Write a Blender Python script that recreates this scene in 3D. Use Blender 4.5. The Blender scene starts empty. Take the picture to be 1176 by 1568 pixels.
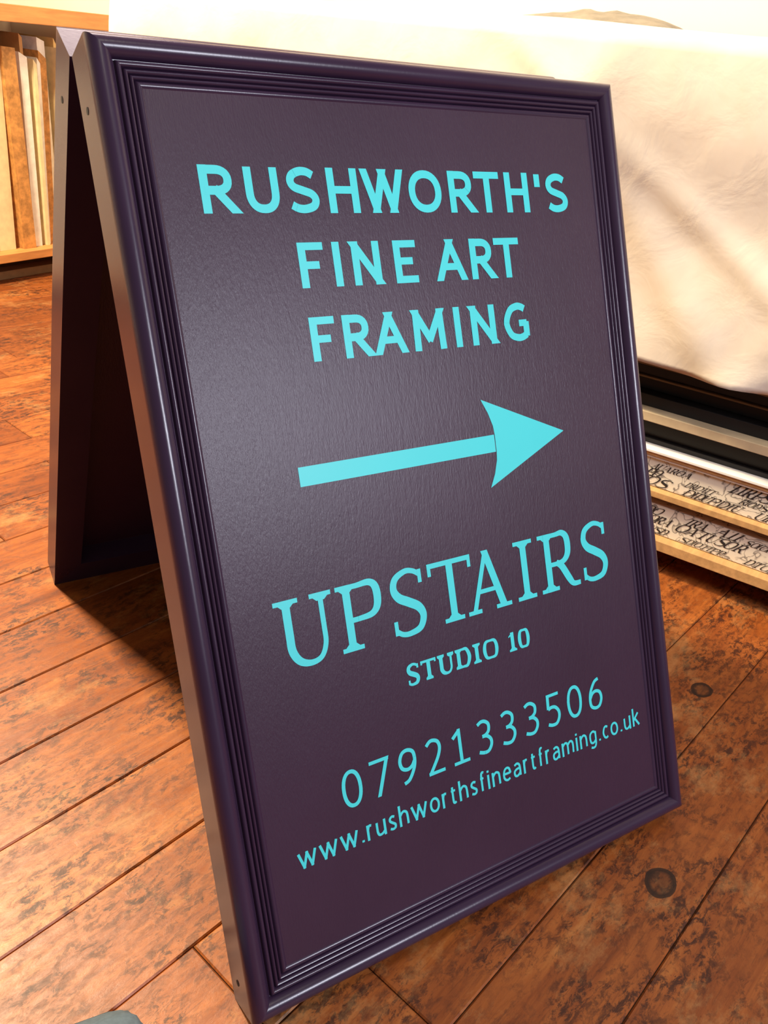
import bpy, math, random
from mathutils import Vector, Matrix, Euler, noise
random.seed(7)
scene=bpy.context.scene
try:
    scene.view_settings.view_transform='Standard'
    scene.view_settings.look='None'
except Exception: pass

# ------------------------------------------------------------------ helpers
def link(o,parent=None):
    bpy.context.collection.objects.link(o)
    if parent: o.parent=parent
    return o
def empty(name,loc=(0,0,0),rot=(0,0,0)):
    e=bpy.data.objects.new(name,None); e.location=loc; e.rotation_euler=rot; e.empty_display_size=.05
    return link(e)
def mesh_obj(name,verts,faces,mat=None,parent=None,smooth=False,sharp=None):
    me=bpy.data.meshes.new(name); me.from_pydata([tuple(v) for v in verts],[],faces); me.update()
    if smooth:
        for p in me.polygons: p.use_smooth=True
        if sharp is not None: me.set_sharp_from_angle(angle=math.radians(sharp))
    o=bpy.data.objects.new(name,me)
    if mat:
        for m in (mat if isinstance(mat,(list,tuple)) else [mat]): me.materials.append(m)
    return link(o,parent)
def srgb(r,g,b):
    f=lambda c:(c/255/12.92) if c/255<=.04045 else ((c/255+.055)/1.055)**2.4
    return (f(r),f(g),f(b),1)
class NT:
    def __init__(s,name):
        s.m=bpy.data.materials.new(name); s.m.use_nodes=True; s.t=s.m.node_tree; s.n=s.t.nodes; s.l=s.t.links
        s.b=s.n['Principled BSDF']
    def new(s,t,**k):
        n=s.n.new(t)
        for a,v in k.items(): setattr(n,a,v)
        return n
    def link(s,a,b): s.l.new(a,b)
    def coord(s,scale=(1,1,1),rot=(0,0,0)):
        tc=s.new('ShaderNodeTexCoord'); mp=s.new('ShaderNodeMapping')
        mp.inputs['Scale'].default_value=scale; mp.inputs['Rotation'].default_value=rot
        s.link(tc.outputs['Object'],mp.inputs['Vector']); return mp.outputs['Vector']
    def noise(s,vec,scale,detail=4,rough=.6,dist=0):
        n=s.new('ShaderNodeTexNoise'); n.inputs['Scale'].default_value=scale; n.inputs['Detail'].default_value=detail
        n.inputs['Roughness'].default_value=rough; n.inputs['Distortion'].default_value=dist
        s.link(vec,n.inputs['Vector']); return n.outputs['Fac']
    def ramp(s,fac,stops,interp='LINEAR'):
        r=s.new('ShaderNodeValToRGB'); cr=r.color_ramp; cr.interpolation=interp
        while len(cr.elements)<len(stops): cr.elements.new(.5)
        for e,(p,c) in zip(cr.elements,stops): e.position=p; e.color=c
        s.link(fac,r.inputs['Fac']); return r.outputs['Color']
    def mix(s,fac,a,b,mode='MIX'):
        n=s.new('ShaderNodeMix'); n.data_type='RGBA'; n.blend_type=mode
        for inp,v in ((n.inputs[0],fac),(n.inputs[6],a),(n.inputs[7],b)):
            if hasattr(v,'node'): s.link(v,inp)
            else: inp.default_value=v
        return n.outputs[2]
    def bump(s,h,strength=.2,dist=.001):
        b=s.new('ShaderNodeBump'); b.inputs['Strength'].default_value=strength; b.inputs['Distance'].default_value=dist
        s.link(h,b.inputs['Height']); s.link(b.outputs['Normal'],s.b.inputs['Normal'])
def simple(name,col,rough=.5,var=.12,scale=30,bump=.1,stretch=(1,1,1),spec=.5,bd=.001):
    t=NT(name); v=t.coord(stretch); f=t.noise(v,scale)
    a=tuple(c*(1-var) for c in col[:3])+(1,); b=tuple(min(1,c*(1+var)) for c in col[:3])+(1,)
    t.link(t.ramp(f,[(.3,a),(.7,b)]),t.b.inputs['Base Color'])
    t.b.inputs['Roughness'].default_value=rough; t.b.inputs['Specular IOR Level'].default_value=spec
    if bump: t.bump(f,bump,bd)
    return t.m
def boxv(x0,x1,y0,y1,z0,z1):
    return [(x0,y0,z0),(x1,y0,z0),(x1,y1,z0),(x0,y1,z0),(x0,y0,z1),(x1,y0,z1),(x1,y1,z1),(x0,y1,z1)]
BF=[(0,3,2,1),(4,5,6,7),(0,1,5,4),(1,2,6,5),(2,3,7,6),(3,0,4,7)]
def boxes(name,lst,mat,parent=None,bevel=.002):
    V=[];F=[];MI=[]
    for b in lst:
        k=len(V); V+=boxv(*b[:6]); F+=[tuple(i+k for i in f) for f in BF]; MI+=[b[6] if len(b)>6 else 0]*6
    o=mesh_obj(name,V,F,mat,parent)
    for p,i in zip(o.data.polygons,MI): p.material_index=i
    if bevel:
        m=o.modifiers.new('bev','BEVEL'); m.width=bevel; m.segments=2; m.limit_method='ANGLE'
    return o

# ------------------------------------------------------------------ solved dimensions
W,H,TILT,D,M,GAP=0.62,0.93164,0.45032,0.05815,0.0443,0.00904
ROOM=math.radians(25.54)

# ------------------------------------------------------------------ materials
def plum(name,rough,bumps,spec=.5,grainy=False,c0=(50,29,50),c1=(55,33,55)):
    t=NT(name); v=t.coord()
    f=t.noise(v,6,3); 
    t.link(t.ramp(f,[(.3,srgb(*c0)),(.7,srgb(*c1))]),t.b.inputs['Base Color'])
    t.b.inputs['Roughness'].default_value=rough
    t.b.inputs['Specular IOR Level'].default_value=spec
    v2=t.coord((1,.22,1)); g=t.noise(v2,760 if grainy else 300,3,.7)
    if grainy:
        g2=t.noise(t.coord((1,.16,1)),240,4,.7); g=t.mix(.45,g,g2)
    t.bump(g,bumps,.0007)
    return t.m
m_panel=plum('plum_satin_panel',.37,.75,.44,True)
m_frame=plum('plum_satin_frame',.27,.10,.45,False,(48,32,54),(54,37,60))
m_text=simple('turquoise_vinyl',srgb(64,212,217),.45,.02,5,0)
m_steel=simple('dark_steel',srgb(70,62,60),.4)

def floor_mat():
    t=NT('old_pine_floorboards')
    v=t.coord((.8,6,1)); vs=t.coord((1,1.5,1))
    at=t.new('ShaderNodeAttribute'); at.attribute_name='plank'
    off=t.new('ShaderNodeVectorMath',operation='ADD'); sc=t.new('ShaderNodeVectorMath',operation='SCALE'); sc.inputs['Scale'].default_value=13
    t.link(at.outputs['Color'],sc.inputs[0]); t.link(v,off.inputs[0]); t.link(sc.outputs[0],off.inputs[1])
    grain=t.noise(off.outputs[0],6,9,.66,.5)
    c=t.ramp(grain,[(.25,srgb(94,44,18)),(.42,srgb(142,74,30)),(.6,srgb(168,95,41)),(.8,srgb(194,127,64))])
    sep=t.new('ShaderNodeSeparateColor'); t.link(at.outputs['Color'],sep.inputs[0])
    tint=t.ramp(sep.outputs[0],[(0,(.60,.50,.46,1)),(.5,(.84,.77,.71,1)),(1,(1,1,1,1))])
    c=t.mix(1.0,c,tint,'MULTIPLY')
    bl=t.noise(vs,5.5,8,.74,.5); blr=t.ramp(bl,[(.44,(.18,.18,.18,1)),(.57,(1,1,1,1))])
    v3=t.coord((1,2.0,1)); fl=t.noise(v3,48,7,.78,.4); flr=t.ramp(fl,[(.47,(0,0,0,1)),(.55,(.95,.95,.95,1))])
    both=t.mix(1.0,blr,flr,'MULTIPLY')
    c=t.mix(both,c,srgb(62,28,13))
    st=t.noise(t.coord((.6,14,1)),22,5,.7); sr=t.ramp(st,[(.55,(0,0,0,1)),(.70,(.6,.6,.6,1))])
    c=t.mix(sr,c,srgb(88,40,18))
    pl=t.noise(vs,3.6,9,.78); plr=t.ramp(pl,[(.53,(0,0,0,1)),(.68,(.5,.5,.5,1))])
    c=t.mix(plr,c,srgb(204,154,96))
    tc=t.new('ShaderNodeTexCoord')
    for (kx,ky,r) in KNOTS:
        d=t.new('ShaderNodeVectorMath',operation='SUBTRACT'); t.link(tc.outputs['Object'],d.inputs[0]); d.inputs[1].default_value=(kx,ky,0)
        sc2=t.new('ShaderNodeVectorMath',operation='MULTIPLY'); t.link(d.outputs[0],sc2.inputs[0]); sc2.inputs[1].default_value=(1/r,1.25/r,0)
        nz=t.new('ShaderNodeTexNoise'); nz.inputs['Scale'].default_value=30; t.link(tc.outputs['Object'],nz.inputs['Vector'])
        ln=t.new('ShaderNodeVectorMath',operation='LENGTH'); t.link(sc2.outputs[0],ln.inputs[0])
        ad=t.new('ShaderNodeMath',operation='ADD'); t.link(ln.outputs['Value'],ad.inputs[0])
        ms=t.new('ShaderNodeMath',operation='MULTIPLY'); t.link(nz.outputs['Fac'],ms.inputs[0]); ms.inputs[1].default_value=.35; t.link(ms.outputs[0],ad.inputs[1])
        k=t.ramp(ad.outputs[0],[(.0,(.6,.6,.6,1)),(.62,(.55,.55,.55,1)),(.82,(.98,.98,.98,1)),(.98,(.9,.9,.9,1)),(1,(0,0,0,1))])
        c=t.mix(k,c,srgb(36,17,9))
    t.link(c,t.b.inputs['Base Color'])
    rr=t.ramp(t.mix(.5,bl,fl),[(.35,(.32,)*3+(1,)),(.65,(.58,)*3+(1,))]); t.link(rr,t.b.inputs['Roughness'])
    t.b.inputs['Specular IOR Level'].default_value=.45
    mixb=t.mix(.6,grain,fl)
    t.bump(mixb,.4,.0015)
    return t.m

# ------------------------------------------------------------------ floor (boards run ~17 deg to the sign)
FA=math.radians(17)
def to_floor(x,y): return (x*math.cos(FA)+y*math.sin(FA), -x*math.sin(FA)+y*math.cos(FA))
KNOTS=[(*to_floor(.52,-.11),.03),(*to_floor(.87,.12),.026),(*to_floor(-.6,1.9),.025)]
m_floor=floor_mat()
pw=.1275; gap=.0012
V=[];F=[];C=[]
y=-.3055-pw*22
while y<5.2:
    x=-4-random.random()*1.5
    while x<6:
        L=random.uniform(1.6,3.2)
        if x+L>-3.6:
            k=len(V); e=.0018
            a,b,c_,d_=x+gap/2,x+L-gap/2,y+gap/2,y+pw-gap/2
            V+=[(a,c_,-.02),(b,c_,-.02),(b,d_,-.02),(a,d_,-.02),
                (a,c_,-e),(b,c_,-e),(b,d_,-e),(a,d_,-e),
                (a+e,c_+e,0),(b-e,c_+e,0),(b-e,d_-e,0),(a+e,d_-e,0)]
            F+=[(0+k,1+k,5+k,4+k),(1+k,2+k,6+k,5+k),(2+k,3+k,7+k,6+k),(3+k,0+k,4+k,7+k),
                (4+k,5+k,9+k,8+k),(5+k,6+k,10+k,9+k),(6+k,7+k,11+k,10+k),(7+k,4+k,8+k,11+k),(8+k,9+k,10+k,11+k)]
            col=(random.random(),random.random(),random.random(),1); C+=[col]*12
        x+=L
    y+=pw
k=len(V); V+=[(-5,-4,-.004),(7,-4,-.004),(7,6,-.004),(-5,6,-.004)]; F+=[(k,k+1,k+2,k+3)]; C+=[(0,0,0,1)]*4
m_gap=simple('floor_gap_dirt',srgb(70,44,26),.9)
fl=mesh_obj('floor',V,F,[m_floor,m_gap]); fl.rotation_euler=(0,0,FA)
fl.data.polygons[len(F)-1].material_index=1
ca=fl.data.color_attributes.new('plank','FLOAT_COLOR','POINT')
for i,cc in enumerate(C): ca.data[i].color=cc

# ------------------------------------------------------------------ A-board sign
sign=empty('a_frame_sign')
def arc(cx,cy,rx,ry,a0,a1,n):
    return [(cx+rx*math.cos(math.radians(a0+(a1-a0)*i/n)),cy+ry*math.sin(math.radians(a0+(a1-a0)*i/n))) for i in range(n+1)]
PH=.0505
prof=[(M,0.004),(0.0,0.0),(0,.047)]
prof+=arc(.0105,.0475,.0105,.0125,180,20,14)[0:]
prof+=[(.0208,.0500),(.0218,.0498)]
prof+=arc(.0248,.0507,.0027,.0040,170,10,7)
prof+=[(.0280,.0495)]
prof+=arc(.0304,.0500,.0021,.0036,165,15,6)
prof+=[(.0328,.0488)]
prof+=arc(.0350,.0492,.0019,.0034,165,15,6)
prof+=[(.0373,.0482),(.0385,.0512),(.0398,.0520),(.0412,.0521),(.0424,.0516),(.0436,.0507),(.0443,.0500),(.0443,.004)]
def frame_mesh(name,mat,parent):
    V=[];F=[]
    for side in range(4):
        k=len(V)
        for (s,h) in prof:
            c=[(s,s),(W-s,s),(W-s,H-s),(s,H-s)]
            p,q=c[side],c[(side+1)%4]
            V+=[(p[0],p[1],h),(q[0],q[1],h)]
        for i in range(len(prof)-1):
            F.append((k+2*i,k+2*i+2,k+2*i+3,k+2*i+1))
        F.append((k+2*(len(prof)-1),k,k+1,k+2*(len(prof)-1)+1))
    return mesh_obj(name,V,F,mat,parent,True,38)
def leaf(tag,mw):
    e=bpy.data.objects.new(tag,None); link(e,sign); e.matrix_local=mw; e.empty_display_size=.05
    frame_mesh(tag+'_moulding',m_frame,e)
    boxes(tag+'_panel',[(M-.003,W-M+.003,M-.003,H-M+.003,PH-.012,PH)],m_panel,e,0)
    return e
s,c=math.sin(TILT),math.cos(TILT)
Mf=Matrix(((1,0,0,0),(0,s,-c,0),(0,c,s,0),(0,0,0,1)))
yb=2*H*s+GAP
Mb=Matrix(((-1,0,0,W),(0,-s,c,yb),(0,c,s,0),(0,0,0,1)))
LF=leaf('front_leaf',Mf); LB=leaf('back_leaf',Mb)
apex_y,apex_z=H*s+GAP/2,H*c
hv=[];hf=[]
for hx in (.08,W-.14):
    k=len(hv); hv+=boxv(hx,hx+.06,apex_y-GAP/2-.001,apex_y+GAP/2+.001,apex_z-.022,apex_z-.002); hf+=[tuple(i+k for i in f) for f in BF]
mesh_obj('hinges',hv,hf,m_steel,sign)
m_hole=simple('hole_dark',srgb(14,10,12),.8)
def plug(name,parent,x,y,z,r=.0035):
    V=[(x,y+r*math.cos(a*math.pi/6),z+r*math.sin(a*math.pi/6)) for a in range(12)]
    mesh_obj(name,V,[tuple(range(12))],m_hole,parent)
plug('screw_hole_1',LF,-.0004,H-.055,.022); plug('screw_hole_2',LF,-.0004,.03,.022); plug('screw_hole_3',LB,W+.0004,H-.055,.022)

# ------------------------------------------------------------------ lettering
def clipy(poly,y0,y1):
    def cl(P,f,inter):
        out=[]
        for i in range(len(P)):
            a,b=P[i],P[(i+1)%len(P)]
            if f(a): out.append(a)
            if f(a)!=f(b): out.append(inter(a,b))
        return out
    def it(yc): return lambda a,b:(a[0]+(b[0]-a[0])*(yc-a[1])/(b[1]-a[1]),yc)
    P=cl(poly,lambda p:p[1]>=y0-1e-9,it(y0)); 
    if P: P=cl(P,lambda p:p[1]<=y1+1e-9,it(y1))
    return P
def catmull(P,closed=False,n=7):
    out=[];N=len(P)
    rng=range(N) if closed else range(N-1)
    for i in rng:
        g=(lambda j:P[j%N]) if closed else (lambda j:P[max(0,min(N-1,j))])
        p0,p1,p2,p3=g(i-1),g(i),g(i+1),g(i+2)
        for j in range(n):
            t=j/n
            out.append(tuple(.5*((2*b)+(-a+c2)*t+(2*a-5*b+4*c2-d)*t*t+(-a+3*b-3*c2+d)*t**3) for a,b,c2,d in zip(p0,p1,p2,p3)))
    if not closed: out.append(tuple(P[-1]))
    return out
def ribbon(P,w,closed=False):
    N=len(P); L=[];Rr=[]
    for i in range(N):
        ww=w[i] if isinstance(w,list) else w
        if closed: a,b=P[(i-1)%N],P[(i+1)%N]; d1=(P[i][0]-a[0],P[i][1]-a[1]); d2=(b[0]-P[i][0],b[1]-P[i][1])
        else:
            d1=(P[i][0]-P[i-1][0],P[i][1]-P[i-1][1]) if i>0 else None
            d2=(P[i+1][0]-P[i][0],P[i+1][1]-P[i][1]) if i<N-1 else None
            d1=d1 or d2; d2=d2 or d1
        def nn(d):
            l=math.hypot(*d) or 1e-9; return (-d[1]/l,d[0]/l)
        n1,n2=nn(d1),nn(d2); nx,ny=n1[0]+n2[0],n1[1]+n2[1]; l=math.hypot(nx,ny) or 1e-9; nx/=l;ny/=l
        k=max(.55,nx*n1[0]+ny*n1[1]); h=ww/2/k
        L.append((P[i][0]+nx*h,P[i][1]+ny*h)); Rr.append((P[i][0]-nx*h,P[i][1]-ny*h))
    q=[]
    for i in range(N if closed else N-1):
        j=(i+1)%N; q.append([L[i],L[j],Rr[j],Rr[i]])
    return q
def ell(cx,cy,rx,ry,a0,a1,n,p=2.3):
    o=[]
    for i in range(n+1):
        a=math.radians(a0+(a1-a0)*i/n); ca_,sa_=math.cos(a),math.sin(a)
        o.append((cx+rx*math.copysign(abs(ca_)**(2/p),ca_),cy+ry*math.copysign(abs(sa_)**(2/p),sa_)))
    return o
Scurve=[(.95,.90),(.72,.99),(.42,1.0),(.12,.90),(.03,.73),(.16,.58),(.5,.49),(.84,.40),(.98,.25),(.88,.08),(.56,0),(.25,.01),(.0,.10)]
G={
'R':[('l',(0,0),(0,1)),('p',[(-.05,1),(.25,1)]+ell(.45,.735,.47,.265,90,-90,14)+[(-.0,.47)]),('v',(1.0,0),(.42,.48))],
'U':[('p',[(0,1.09),(0,.6)]+ell(.5,.42,.5,.42,180,360,20)+[(1,.6),(1,1.09)],1)],
'S':[('c',Scurve)],
'H':[('l',(0,0),(0,1)),('l',(1,0),(1,1)),('n',(0,.52),(1,.52))],
'W':[('d',(0,1),(.25,0)),('d',(.25,0),(.5,.98)),('d',(.5,.98),(.75,0)),('d',(.75,0),(1,1))],
'O':[('o',ell(.5,.5,.5,.5,0,360,36,2.15)[:-1])],
'T':[('l',(0,1),(1,1)),('l',(.5,0),(.5,1))],
"'":[('n',(.5,.68),(.5,1.08))],
'F':[('l',(0,0),(0,1)),('l',(0,1),(1,1)),('n',(0,.5),(.92,.5))],
'I':[('l',(.5,0),(.5,1))],
'N':[('l',(0,0),(0,1)),('l',(1,0),(1,1)),('d',(.0,1.0),(1.0,0))],
'E':[('l',(0,0),(0,1)),('l',(0,1),(1,1)),('n',(0,.52),(.96,.52)),('l',(0,0),(1,0))],
'A':[('d',(0,0),(.5,1)),('d',(.5,1),(1,0)),('n',(.2,.3),(.8,.3))],
'M':[('l',(0,0),(0.03,1)),('l',(1,0),(.97,1)),('v',(.03,1),(.5,.22)),('v',(.97,1),(.5,.22))],
'G':[('c',[(.95,.91),(.78,.98),(.55,1),(.22,.88),(.0,.5),(.18,.12),(.5,0),(.75,.01),(.98,.09)]),('n',(.98,.03),(.98,.5)),('n',(.62,.46),(1.02,.46))],
'0':[('o',ell(.5,.5,.5,.5,0,360,36,2.2)[:-1])],
'1':[('l',(.52,0),(.52,1)),('n',(.52,1.0),(.05,.80)),('l',(.1,0),(.98,0))],
'2':[('c',[(.03,.88),(.25,.98),(.5,1),(.8,.92),(.9,.73),(.75,.48),(.4,.2),(.12,.0)]),('l',(.12,0),(1,0))],
'3':[('c',[(.08,.93),(.35,1),(.62,.98),(.86,.86),(.84,.66),(.62,.55),(.35,.525)]),('c',[(.35,.525),(.68,.5),(.93,.36),(.93,.18),(.7,.02),(.38,0),(.03,.06)])],
'5':[('l',(.15,1),(.9,1)),('n',(.15,1.02),(.12,.56)),('c',[(.12,.56),(.4,.6),(.7,.56),(.93,.4),(.93,.2),(.7,.02),(.35,0),(.03,.06)])],
'6':[('c',[(.85,.98),(.5,.9),(.15,.62),(.03,.35),(.1,.1),(.45,0),(.8,.06),(.98,.28),(.88,.5),(.55,.58),(.25,.52),(.06,.38)])],
'9':[('c',[(.15,.02),(.5,.1),(.85,.38),(.97,.65),(.9,.9),(.55,1),(.2,.94),(.02,.72),(.12,.5),(.45,.42),(.75,.48),(.94,.62)])],
'7':[('l',(0,1),(1,1)),('d',(.98,.98),(.32,0))],
}
XH=.72
G.update({
'w':[('e',(0,XH),(.25,0)),('e',(.25,0),(.5,XH)),('e',(.5,XH),(.75,0)),('e',(.75,0),(1,XH))],
'.':[('n',(.5,-.03),(.5,.09))],
'r':[('l0',(0,0),(0,XH)),('c',[(.02,.5),(.2,.65),(.5,.74),(.95,.72)])],
'u':[('c',[(0,XH),(0,.4),(.02,.18),(.15,.03),(.4,-.01),(.7,.04),(1,.17)]),('l0',(1,-.03),(1,XH))],
's':[('c',[(.92,XH*.93),(.5,XH),(.12,XH*.88),(.1,XH*.68),(.5,XH*.5),(.93,XH*.32),(.88,XH*.08),(.5,0),(.02,XH*.08)])],
'h':[('l0',(0,0),(0,1.06)),('c',[(.0,.5),(.25,.66),(.55,.74),(.88,.66),(.98,.48),(1,.2),(1,-.03)])],
'n':[('l0',(0,0),(0,XH)),('c',[(.0,.5),(.25,.66),(.55,.74),(.88,.66),(.98,.48),(1,.2),(1,-.03)])],
'm':[('l0',(0,0),(0,XH)),('c',[(.0,.54),(.15,.68),(.3,.74),(.46,.66),(.5,.48),(.5,.2),(.5,-.03)]),('c',[(.5,.54),(.65,.68),(.8,.74),(.95,.66),(1,.48),(1,.2),(1,-.03)])],
'o':[('o',ell(.5,XH/2,.5,XH/2+.01,0,360,24,2.1)[:-1])],
't':[('c',[(.35,.95),(.35,.5),(.35,.2),(.45,.03),(.7,-.01),(1,.04)]),('n',(0,XH),(1,XH))],
'f':[('c',[(1.1,1.04),(.8,1.08),(.5,1.02),(.38,.85),(.38,.5),(.38,-.03)]),('n',(0,XH),(.95,XH))],
'i':[('l0',(.5,0),(.5,XH)),('n',(.5,.93),(.5,1.06))],
'e':[('c',[(.02,.4),(.95,.4),(.98,.5),(.85,.68),(.52,.74),(.18,.64),(0,.36),(.12,.1),(.5,-.01),(.93,.06)])],
'a':[('c',[(.1,.66),(.5,.74),(.85,.66),(.97,.45),(.98,-.03)]),('c',[(.98,.42),(.5,.42),(.1,.33),(.02,.16),(.15,.02),(.45,-.01),(.8,.08),(.98,.2)])],
'g':[('c',[(.98,XH),(.98,.3),(.98,-.05),(.8,-.26),(.45,-.31),(.08,-.25)]),('c',[(.98,.62),(.7,.73),(.4,.73),(.08,.6),(0,.34),(.12,.08),(.45,.0),(.75,.06),(.98,.18)])],
'c':[('c',[(.98,.66),(.65,.74),(.25,.66),(.0,.36),(.22,.08),(.62,-.01),(.98,.06)])],
'k':[('l0',(0,0),(0,1.06)),('e',(.05,.33),(.88,XH)),('e',(.3,.45),(1,0))],
})
WID=dict(w=1.3,r=.42,u=.72,s=.56,h=.72,n=.72,m=1.2,o=.78,t=.48,f=.42,i=.12,e=.72,a=.68,g=.72,c=.6,k=.68)
WID['.']=.14
def sans(ch,x0,x1,y0,h,sw):
    out=[]; bx0,bx1,by0,by1=x0+sw/2,x1-sw/2,y0+sw/2,y0+h-sw/2
    if bx1<bx0: bx0=bx1=(x0+x1)/2
    T=lambda p:(bx0+p[0]*(bx1-bx0),by0+p[1]*(by1-by0))
    for g in G[ch]:
        k=g[0]
        if k in('l','n','d','e','l0','v'):
            a,b=T(g[1]),T(g[2]); l=math.hypot(b[0]-a[0],b[1]-a[1]); ux,uy=(b[0]-a[0])/l,(b[1]-a[1])/l
            e={'l':sw/2,'l0':sw/2,'n':0,'d':sw*1.2,'e':sw/2,'v':sw*1.2}[k]; e1=sw*.28 if k=='v' else e
            a=(a[0]-ux*e,a[1]-uy*e); b=(b[0]+ux*e1,b[1]+uy*e1)
            wd=sw*(.88 if abs(uy)<.3 else 1)
            if k=='l' and abs(uy)<.3:
                off=(sw-wd)/2*(1 if g[1][1]>.5 else -1); a=(a[0],a[1]+off); b=(b[0],b[1]+off)
            q=ribbon([a,b],wd)
            if k in 'dv': q=[clipy(z,y0,y0+h) for z in q]
            out+=q
        elif k=='c': out+=ribbon(catmull([T(p) for p in g[1]]),sw*.95)
        elif k=='p':
            q=ribbon([T(p) for p in g[1]],sw*.96)
            if len(g)>2: q=[clipy(z,y0-.1,y0+h) for z in q]
            out+=q
        elif k=='o': out+=ribbon([T(p) for p in g[1]],sw*.97,True)
    return [p for p in out if p and len(p)>2]
def serif(ch,x0,x1,y0,h,tk,tn):
    X=lambda u:x0+u*(x1-x0); Y=lambda v:y0+v*h; o=[]
    def rect(a,b,c_,d): o.append([(a,b),(c_,b),(c_,d),(a,d)])
    def stem(u,v0=0,v1=1,w=tk): rect(X(u)-w/2,Y(v0),X(u)+w/2,Y(v1))
    def foot(u0,u1,v=0,t=tn*.85,uc=None):
        yy=Y(v) if v<.5 else Y(v)-t; rect(X(u0),yy,X(u1),yy+t)
        um=(u0+u1)/2 if uc is None else uc; sgn=1 if v<.5 else -1; yb_=yy+t if v<.5 else yy
        o.append([(X(um)-tk*.95,yb_),(X(um)+tk*.95,yb_),(X(um)+tk*.5,yb_+sgn*tk*.4),(X(um)-tk*.5,yb_+sgn*tk*.4)])
    def curve(P,Wd,n=8,closed=False):
        Q=catmull([(X(p[0]),Y(p[1]),w) for p,w in zip(P,Wd)],closed,n); o.extend(ribbon([(q[0],q[1]) for q in Q],[q[2] for q in Q],closed))
    e=tn/2/h
    if ch=='U':
        foot(0,.42,1); foot(.62,1,1)
        curve([(.21,.97),(.21,.5),(.22,.25),(.33,.08),(.52,.02),(.70,.07),(.80,.25),(.81,.5),(.81,.97)],[tk,tk,tk,tk*.9,tn*1.1,tn,tn,tn,tn])
    elif ch in 'PR':
        stem(.22,0,1); foot(0,.46 if ch=='P' else .44,0,uc=.22); foot(0,.3,1,uc=.22)
        hb=.46
        rx=.86 if ch=='P' else .74
        curve([(.2,1-e),(.45,1-e),(.68*rx/.8,.965),(rx,.86),(rx,.62),(.68*rx/.8,hb+.03),(.45,hb),(.2,hb)],[tn,tn,tk*.8,tk,tk,tk*.8,tn,tn])
        if ch=='R':
            curve([(.42,.48),(.55,.40),(.72,.15),(.82,.045),(1.0,.035)],[tk*.8,tk,tk,tk*.75,tn])
    elif ch=='S':
        curve([(.88,.90),(.72,.965),(.5,.985),(.22,.9),(.14,.74),(.26,.6),(.52,.5),(.78,.39),(.88,.24),(.76,.07),(.47,.015),(.25,.03),(.09,.10)],
              [tn,tn,tn*1.1,tk*.85,tk*.95,tk*1.1,tk*1.15,tk*1.1,tk*.95,tk*.85,tn*1.1,tn,tn])
        rect(X(.86)-tn*.1,Y(.76),X(.86)+tn*.75,Y(.97)); rect(X(.04),Y(.03),X(.04)+tn*.85,Y(.25))
    elif ch=='T':
        stem(.5,0,1); foot(.27,.73,0); rect(X(0.02),Y(1)-tn,X(.98),Y(1))
        rect(X(0),Y(.80),X(0)+tn*.8,Y(1)); rect(X(1)-tn*.8,Y(.80),X(1),Y(1))
    elif ch=='A':
        o.append(clipy([(X(.13)-tn*.55,Y(0)),(X(.13)+tn*.55,Y(0)),(X(.52)+tn*.5,Y(1)),(X(.52)-tn*.6,Y(1))],Y(0),Y(1)))
        o.append([(X(.83)-tk*.55,Y(0)),(X(.83)+tk*.55,Y(0)),(X(.5)+tk*.45,Y(1)),(X(.5)-tk*.6,Y(1))])
        rect(X(.24),Y(.31),X(.72),Y(.31)+tn*.9); 
        t=tn*.85; rect(X(0),Y(0),X(.30),Y(0)+t); rect(X(.64),Y(0),X(1),Y(0)+t)
    elif ch=='I': stem(.5); foot(0,1,0); foot(0,1,1)
    elif ch=='1': stem(.55); foot(.1,1,0); o.append([(X(.1),Y(.82)),(X(.55),Y(1)),(X(.55),Y(.86)),(X(.1),Y(.75))])
    elif ch=='D':
        stem(.2); foot(0,.3,0,uc=.2); foot(0,.3,1,uc=.2)
        curve([(.18,1-e),(.45,1-e),(.72,.9),(.87,.5),(.72,.1),(.45,e),(.18,e)],[tn,tn,tk*.8,tk,tk*.8,tn,tn])
    elif ch in 'O0':
        curve([(.5,1-e),(.78,.88),(.88,.5),(.78,.12),(.5,e),(.22,.12),(.12,.5),(.22,.88)],[tn,tk*.8,tk,tk*.8,tn,tk*.8,tk,tk*.8],8,True)
    return [p for p in o if p and len(p)>2]
def text_mesh(name,polys):
    V=[];F=[]
    for i,p in enumerate(polys):
        A=sum(p[j][0]*p[(j+1)%len(p)][1]-p[(j+1)%len(p)][0]*p[j][1] for j in range(len(p)))
        if abs(A)<1e-6: continue
        if A<0: p=p[::-1]
        k=len(V); z=PH+.0003+(i%61)*3e-6
        V+=[(a/1000,b/1000,z) for a,b in p]; F.append(tuple(range(k,k+len(p))))
    return mesh_obj(name,V,F,m_text,LF)
def line(specs,y0,h,sw):
    o=[]
    for ch,a,b in specs: o+=sans(ch,a,b,y0,h,sw)
    return o
text_mesh('lettering_rushworths',line([('R',82,116),('U',126,161),('S',169,204),('H',214,249),('W',254,304),('O',310,352),('R',362,395),('T',397,432),('H',440,474),("'",484,492),('S',500,534)],780,44,8.4))
text_mesh('lettering_fine_art',line([('F',171,199),('I',209,218),('N',231,264),('E',281,309),('A',334,372),('R',380,412),('T',414,450)],708,44,8.4))
text_mesh('lettering_framing',line([('F',172,200),('R',209,241),('A',245,283),('M',293,334),('I',347,356),('N',370,404),('G',416,453)],636,43.5,8.4))
ar=[[(137,515.5),(383,515.5),(383,535),(137,535)]]
backT=[(370,576),(378,560),(383,545),(384,535)]; backB=[(384,515.5),(383,506),(378,491),(370,476)]
tip=(487,526)
chain=backT+[(384,525.5)]+backB
for a,b in zip(chain,chain[1:]): ar.append([a,tip,b])
text_mesh('arrow_graphic',ar)
o=[]
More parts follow.
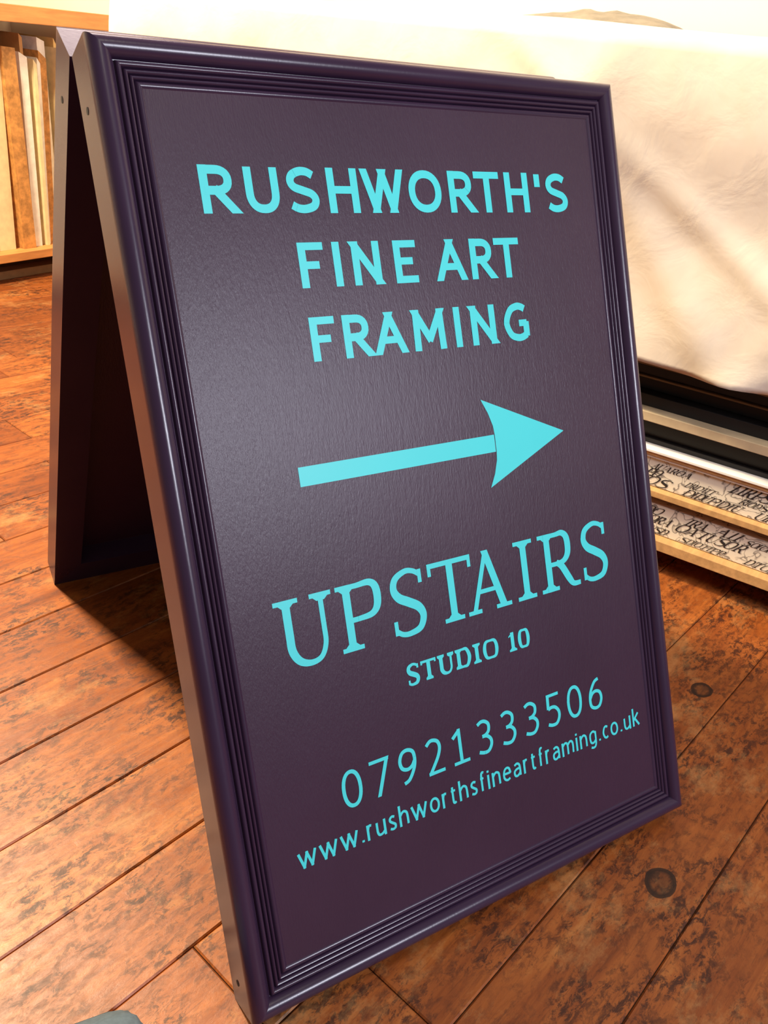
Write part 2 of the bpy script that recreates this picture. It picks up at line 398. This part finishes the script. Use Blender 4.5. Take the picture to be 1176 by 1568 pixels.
for ch,a,b in [('U',88,152),('P',157,212),('S',219,264),('T',270,328),('A',318,380),('I',390,418),('R',427,488),('S',493,537)]: o+=serif(ch,a,b,338,70,8.8,5.6)
text_mesh('lettering_upstairs',o)
o=[]
for ch,a,b in [('S',228,243),('T',246,266),('U',268,290),('D',292,314),('I',316.5,327),('O',330,353),('1',367,379),('0',382,399)]: o+=serif(ch,a,b,283,22.5,4.8,2.8)
text_mesh('lettering_studio_10',o)
o=[];n=11;pitch=(503-132-24)/10
for i,ch in enumerate('07921333506'): 
    x=132+i*pitch; o+=sans(ch,x,x+24,176,41,4.3)
text_mesh('lettering_phone_number',o)
s_='www.rushworthsfineartframing.co.uk'; sw=2.9; sp=3.4
tot=sum(WID[ch]*17+sw*.6 for ch in s_)
k=(561-73-sp*(len(s_)-1))/tot; x=73; o=[]
for ch in s_:
    w=(WID[ch]*17+sw*.6)*k
    o+=sans(ch,x,x+w,134,22.5,sw); x+=w+sp
text_mesh('lettering_web_address',o)

# ------------------------------------------------------------------ bench with dust sheet (room frame, rotated)
def room(o): o.rotation_euler=(0,0,ROOM); return o
m_wood=simple('pale_timber',srgb(196,150,96),.6,.2,9,.2,(1,8,8))
m_orange=simple('orange_pine',srgb(206,140,78),.5,.2,9,.2,(1,8,8))
m_wall=simple('painted_plaster',srgb(236,226,212),.8,.03,3,.05)
A0=1.11; B0,B1=-2.1,1.35
bench=room(empty('workbench'))
boxes('bench_top',[(A0+.03,A0+.80,B0,B1-.02,.90,.935)],m_wood,bench)
legs=[]
for b in (B0+.05,B1-.14):
    for a in (A0+.10,A0+.70): legs.append((a,a+.07,b,b+.07,0,.90))
boxes('bench_legs',legs,m_wood,bench)
m_cloth=NT('white_cotton_sheet'); 
v=m_cloth.coord(); f=m_cloth.noise(v,5,4)
m_cloth.link(m_cloth.ramp(f,[(.3,srgb(214,197,178)),(.7,srgb(230,217,202))]),m_cloth.b.inputs['Base Color'])
m_cloth.b.inputs['Roughness'].default_value=.9
m_cloth.bump(m_cloth.noise(v,14,4,.55,.5),.35,.006)
nb,nz=200,70
V=[];F=[]
def crease(x,w): return math.exp(-(x/w)**2)
for i in range(nb+1):
    b=B0-.02+(B1-B0+.04)*i/nb
    for j in range(nz+1):
        u=j/nz
        hem=.424+.005*noise.noise(Vector((b*3,0,3)))
        if u<.72:
            z=hem+(.925-hem)*(u/.72)
            drop=1-u/.72
            a=A0-.028*math.exp(-((u/.72-.8)/.25)**2)
            fold=noise.noise(Vector((b*2.2+z*1.1,z*2.0,1)))*.03+noise.noise(Vector((b*5+z*4,z*5-b*2,5)))*.012
            for (bb,sl,am) in ((.05,.9,.020),(-.25,-.7,.018),(-.12,1.6,.015),(.35,-.5,.018),(-.6,.6,.020),(-.42,-1.5,.013)):
                fold-=am*crease((b-bb)-(z-.6)*sl,.045)
            a+=fold*(.35+.7*drop*(1-.5*drop))
        else:
            w=(u-.72)/.28; a=A0+.74*w; z=.942+.006*noise.noise(Vector((b*4,a*4,2))) if w>.03 else .938
        V.append((a,b,z))
for i in range(nb):
    for j in range(nz):
        k=i*(nz+1)+j; F.append((k,k+1,k+nz+2,k+nz+1))
sheet=room(mesh_obj('white_dust_sheet',V,F,m_cloth.m,None,True))
md=sheet.modifiers.new('s','SOLIDIFY'); md.thickness=.002; md.offset=0

def printed():
    t=NT('marbled_board_wrap'); v=t.coord((1,1,1))
    P=srgb(226,214,194)
    n3=t.noise(t.coord((1,1,1),(math.radians(35),0,0)),26,2,.5,1.2)
    t.link(t.ramp(n3,[(.455,P),(.49,srgb(186,174,158)),(.51,srgb(110,102,96)),(.53,P)]),t.b.inputs['Base Color']); t.b.inputs['Roughness'].default_value=.6
    return t.m
m_ink=simple('black_print_ink',srgb(40,36,38),.5,.05,5,0)
mats=[simple('black_board_and_gap_shade',srgb(20,18,18),.5),simple('cream_board',srgb(206,182,144),.6,.1),simple('white_board',srgb(238,232,222),.6,.05),printed(),m_wood,simple('brown_board',srgb(120,92,62),.6)]
stack=room(empty('moulding_and_board_stack'))
L=[(.402,.410,5,.02),(.376,.400,0,.05),(.370,.374,5,.045),(.345,.368,0,.06),(.304,.322,1,.00),(.322,.345,0,.03),(.262,.302,0,.04),(.246,.252,2,.0),(.252,.262,0,.03),(.239,.245,4,.004),(.233,.238,2,.008),(.174,.232,3,.014),(.160,.173,4,-.004),(.141,.159,0,.05),(.078,.140,3,.012),(.056,.077,4,-.012)]  # black slab between the two wrapped boards paints the shaded gap there
for i,(z0,z1,mi,off) in enumerate(L):
    boxes('board_%d'%i,[(A0+.035+off,A0+.66+off*.3,-1.35+random.uniform(-.05,.05),.98+random.uniform(-.04,.04),z0,z1)],mats[mi],stack,.0012)
boxes('bearers',[(A0+.16,A0+.62,b,b+.09,0,.055) for b in (-1.1,-.3,.7)],mats[0],stack)
# small script-like lettering scattered over the two wrapped boards
for bi,(z0,z1,off) in enumerate(((.174,.232,.014),(.078,.140,.012))):
    V=[];F=[];rr=random.Random(11+bi)
    for row in range(3):
        u=rr.uniform(0,.06)
        while u<2.2:
            run=rr.randint(3,8); hh=rr.uniform(.011,.020)
            zb=z0+.002+(z1-z0-.024)*row/2+rr.uniform(0,.003); run_u=u
            for q in range(run):
                ch=rr.choice('OUSTPRDIAOS'); wd=hh*rr.uniform(.8,1.3)*(.5 if ch=='I' else 1)
                for pi,p in enumerate(serif(ch,0,wd*1000,0,hh*1000,hh*1000*.16,hh*1000*.06)):
                    k=len(V)
                    for (px,py) in p:
                        px,py=px/1000,py/1000
                        V.append((A0+.035+off-.0006-pi*2e-6,.93-(u+px+py*.8),min(z1-.001,zb+py)))
                    F.append(tuple(range(k,k+len(p))))
                u+=wd*rr.uniform(.8,1.0)
            u+=rr.uniform(.01,.07)
    mesh_obj('printed_lettering_%d'%bi,V,F,m_ink,stack)
pk=room(empty('crumpled_packing_paper'))
V=[];F=[];n1,n2=22,10
for i in range(n1+1):
    for j in range(n2+1):
        u,w=i/n1,j/n2
        V.append((A0+.10+.22*w, .16+.28*u, .946+.022*math.sin(math.pi*w)*math.sin(math.pi*u)**.5+.008*noise.noise(Vector((u*7,w*5,0)))*math.sin(math.pi*w)*math.sin(math.pi*u)))
for i in range(n1):
    for j in range(n2):
        k=i*(n2+1)+j; F.append((k,k+1,k+n2+2,k+n2+1))
mesh_obj('paper',V,F,simple('grey_brown_paper',srgb(140,128,110),.8,.25),pk,True)

# ------------------------------------------------------------------ shelves with boards at back left
RB=2.377
low=room(empty('low_timber_shelf'))
boxes('shelf_board',[(-.6,1.95,RB,RB+.5,.075,.105)],m_orange,low)
boxes('shelf_feet',[(x,x+.05,RB+.03,RB+.47,0,.075) for x in (-.55,.3,1.15,1.88)],m_wood,low)
boxes('lengths_below',[(-.48,1.10,RB+.06,RB+.12,0,.03),(-.45,1.10,RB+.24,RB+.30,0,.045),(1.22,1.86,RB+.06,RB+.12,0,.03),(1.22,1.86,RB+.2,RB+.26,0,.05)],mats[5],low)
up=room(empty('wooden_wall_shelf'))
boxes('shelf_board',[(-.6,1.95,RB+.02,2.98,.835,.86)],m_wood,up)
boxes('shelf_lip',[(-.6,1.95,RB-.005,RB+.018,.825,.875)],m_orange,up)
boxes('shelf_brackets',[(x,x+.03,RB+.35,2.98,.81,.835) for x in (-.3,.6,1.5)],m_wood,up)
bmats=[simple('leaning_cream',srgb(236,214,164),.6),simple('leaning_white',srgb(244,238,226),.6),simple('leaning_osb',srgb(196,138,74),.7,.4,40,.3),simple('leaning_yellow',srgb(226,190,120),.6),simple('leaning_tan',srgb(180,128,74),.6)]
bs=room(empty('leaning_board_offcuts'))
x=-.5;i=0
while x<1.8:
    w=random.choice([.012,.018,.03,.05,.065]); h=random.uniform(.60,.695); lean=random.uniform(-.03,.06)
    y0=RB+random.uniform(.02,.09); dz=.03*random.random()
    vv=boxv(0,w,0,.30,0,h)
    vv=[(x+a+lean*(z/h)*.5,y0+b,.1052+z-((a/w)*dz if z>0 else 0)) for a,b,z in vv]
    o=mesh_obj('offcut_%d'%i,vv,BF,bmats[[1,0,3,2,1,4,0,1,2][i%9]],bs); i+=1
    x+=w+random.uniform(.002,.007)

# walls
room(boxes('wall_right',[(1.98,2.08,-4.2,2.98,0,2.7)],m_wall,None,0))
room(boxes('wall_back',[(-4.2,2.08,2.98,3.08,0,2.7)],m_wall,None,0))
room(boxes('baseboard_right',[(1.962,1.98,-4.2,2.98,0,.12)],m_wall,None,.003))
room(boxes('baseboard_back',[(-4.2,1.962,2.962,2.98,0,.12)],m_wall,None,.003))

# ------------------------------------------------------------------ shoe
shoe=empty('trainer_shoe',(-.135,.035,0),(0,0,math.radians(-6)))
secs=[(0.0,.012,.018,.012),(-.006,.030,.032,.012),(-.02,.041,.043,.012),(-.045,.048,.052,.012),(-.08,.050,.060,.012),(-.12,.046,.074,.012),(-.17,.040,.092,.012),(-.22,.038,.098,.012),(-.26,.036,.092,.012),(-.28,.026,.08,.012),(-.288,.012,.06,.012)]
V=[];F=[];N=24
for (yy,w,h,b) in secs:
    for a in range(N):
        t=2*math.pi*a/N; cx=math.cos(t); sx=math.sin(t)
        V.append((w*math.copysign(abs(cx)**.8,cx),yy,b+(h-b)*.5+(h-b)*.5*math.copysign(abs(sx)**.75,sx)))
for i in range(len(secs)-1):
    for a in range(N):
        k=i*N; F.append((k+a,k+(a+1)%N,k+N+(a+1)%N,k+N+a))
F+=[tuple(range(N)),tuple(range((len(secs)-1)*N,len(secs)*N))]
mesh_obj('upper',V,F,simple('slate_canvas',srgb(78,92,104),.85,.15,200,.3),shoe,True,60)
V=[];F=[]
for z in (0,.016):
    for (yy,w,h,b) in secs: V+=[(-w-.004,yy+(.004 if yy>-.01 else 0),z),(w+.004,yy+(.004 if yy>-.01 else 0),z)]
n=len(secs)
for i in range(n-1):
    for base in (0,2*n): F.append((base+2*i,base+2*i+1,base+2*i+3,base+2*i+2))
    F.append((2*i,2*i+2,2*n+2*i+2,2*n+2*i)); F.append((2*i+1,2*i+3,2*n+2*i+3,2*n+2*i+1))
F+=[(0,1,2*n+1,2*n),(2*n-2,2*n-1,4*n-1,4*n-2)]
mesh_obj('sole',V,F,simple('rubber_sole',srgb(60,66,72),.8),shoe)

# ------------------------------------------------------------------ lights
def area(name,loc,target,size,power,col,sy=None):
    l=bpy.data.lights.new(name,'AREA'); l.size=size; l.energy=power; l.color=col
    if sy: l.shape='RECTANGLE'; l.size_y=sy
    o=bpy.data.objects.new(name,l); link(o); o.location=loc
    o.rotation_euler=(Vector(target)-Vector(loc)).to_track_quat('-Z','Y').to_euler(); return o
area('ceiling_lamp_rear',(-.5,1.75,2.45),(-.3,.9,0),.34,200,(1,.84,.57))
area('added_ridge_glint',(.55,1.9,2.45),(.3,.4,.5),.4,8,(1,.80,.74))  # added pinkish light, gives the leaf tops their glint; no real fitting
area('window_light',(.97,-2.30,1.80),(.05,.2,.55),.62,64,(.86,.87,1))
area('added_sheet_fill',(.1,-.5,2.55),(1.0,.6,.7),.5,18,(1,.90,.78))  # added fill aimed at the dust sheet, not an actual fitting
w=bpy.data.worlds.new('world'); scene.world=w; w.use_nodes=True
bg=w.node_tree.nodes['Background']; bg.inputs[0].default_value=(1,.9,.82,1); bg.inputs[1].default_value=.17

# ------------------------------------------------------------------ camera
cam=bpy.data.cameras.new('camera'); co=bpy.data.objects.new('camera',cam); link(co)
co.location=(-0.2042,-0.47574,0.87483); co.rotation_euler=(1.06239,-0.09681,-0.54196)
cam.sensor_fit='VERTICAL'; cam.sensor_height=36; cam.lens=1281.478/1568*36; cam.clip_start=.01
scene.camera=co
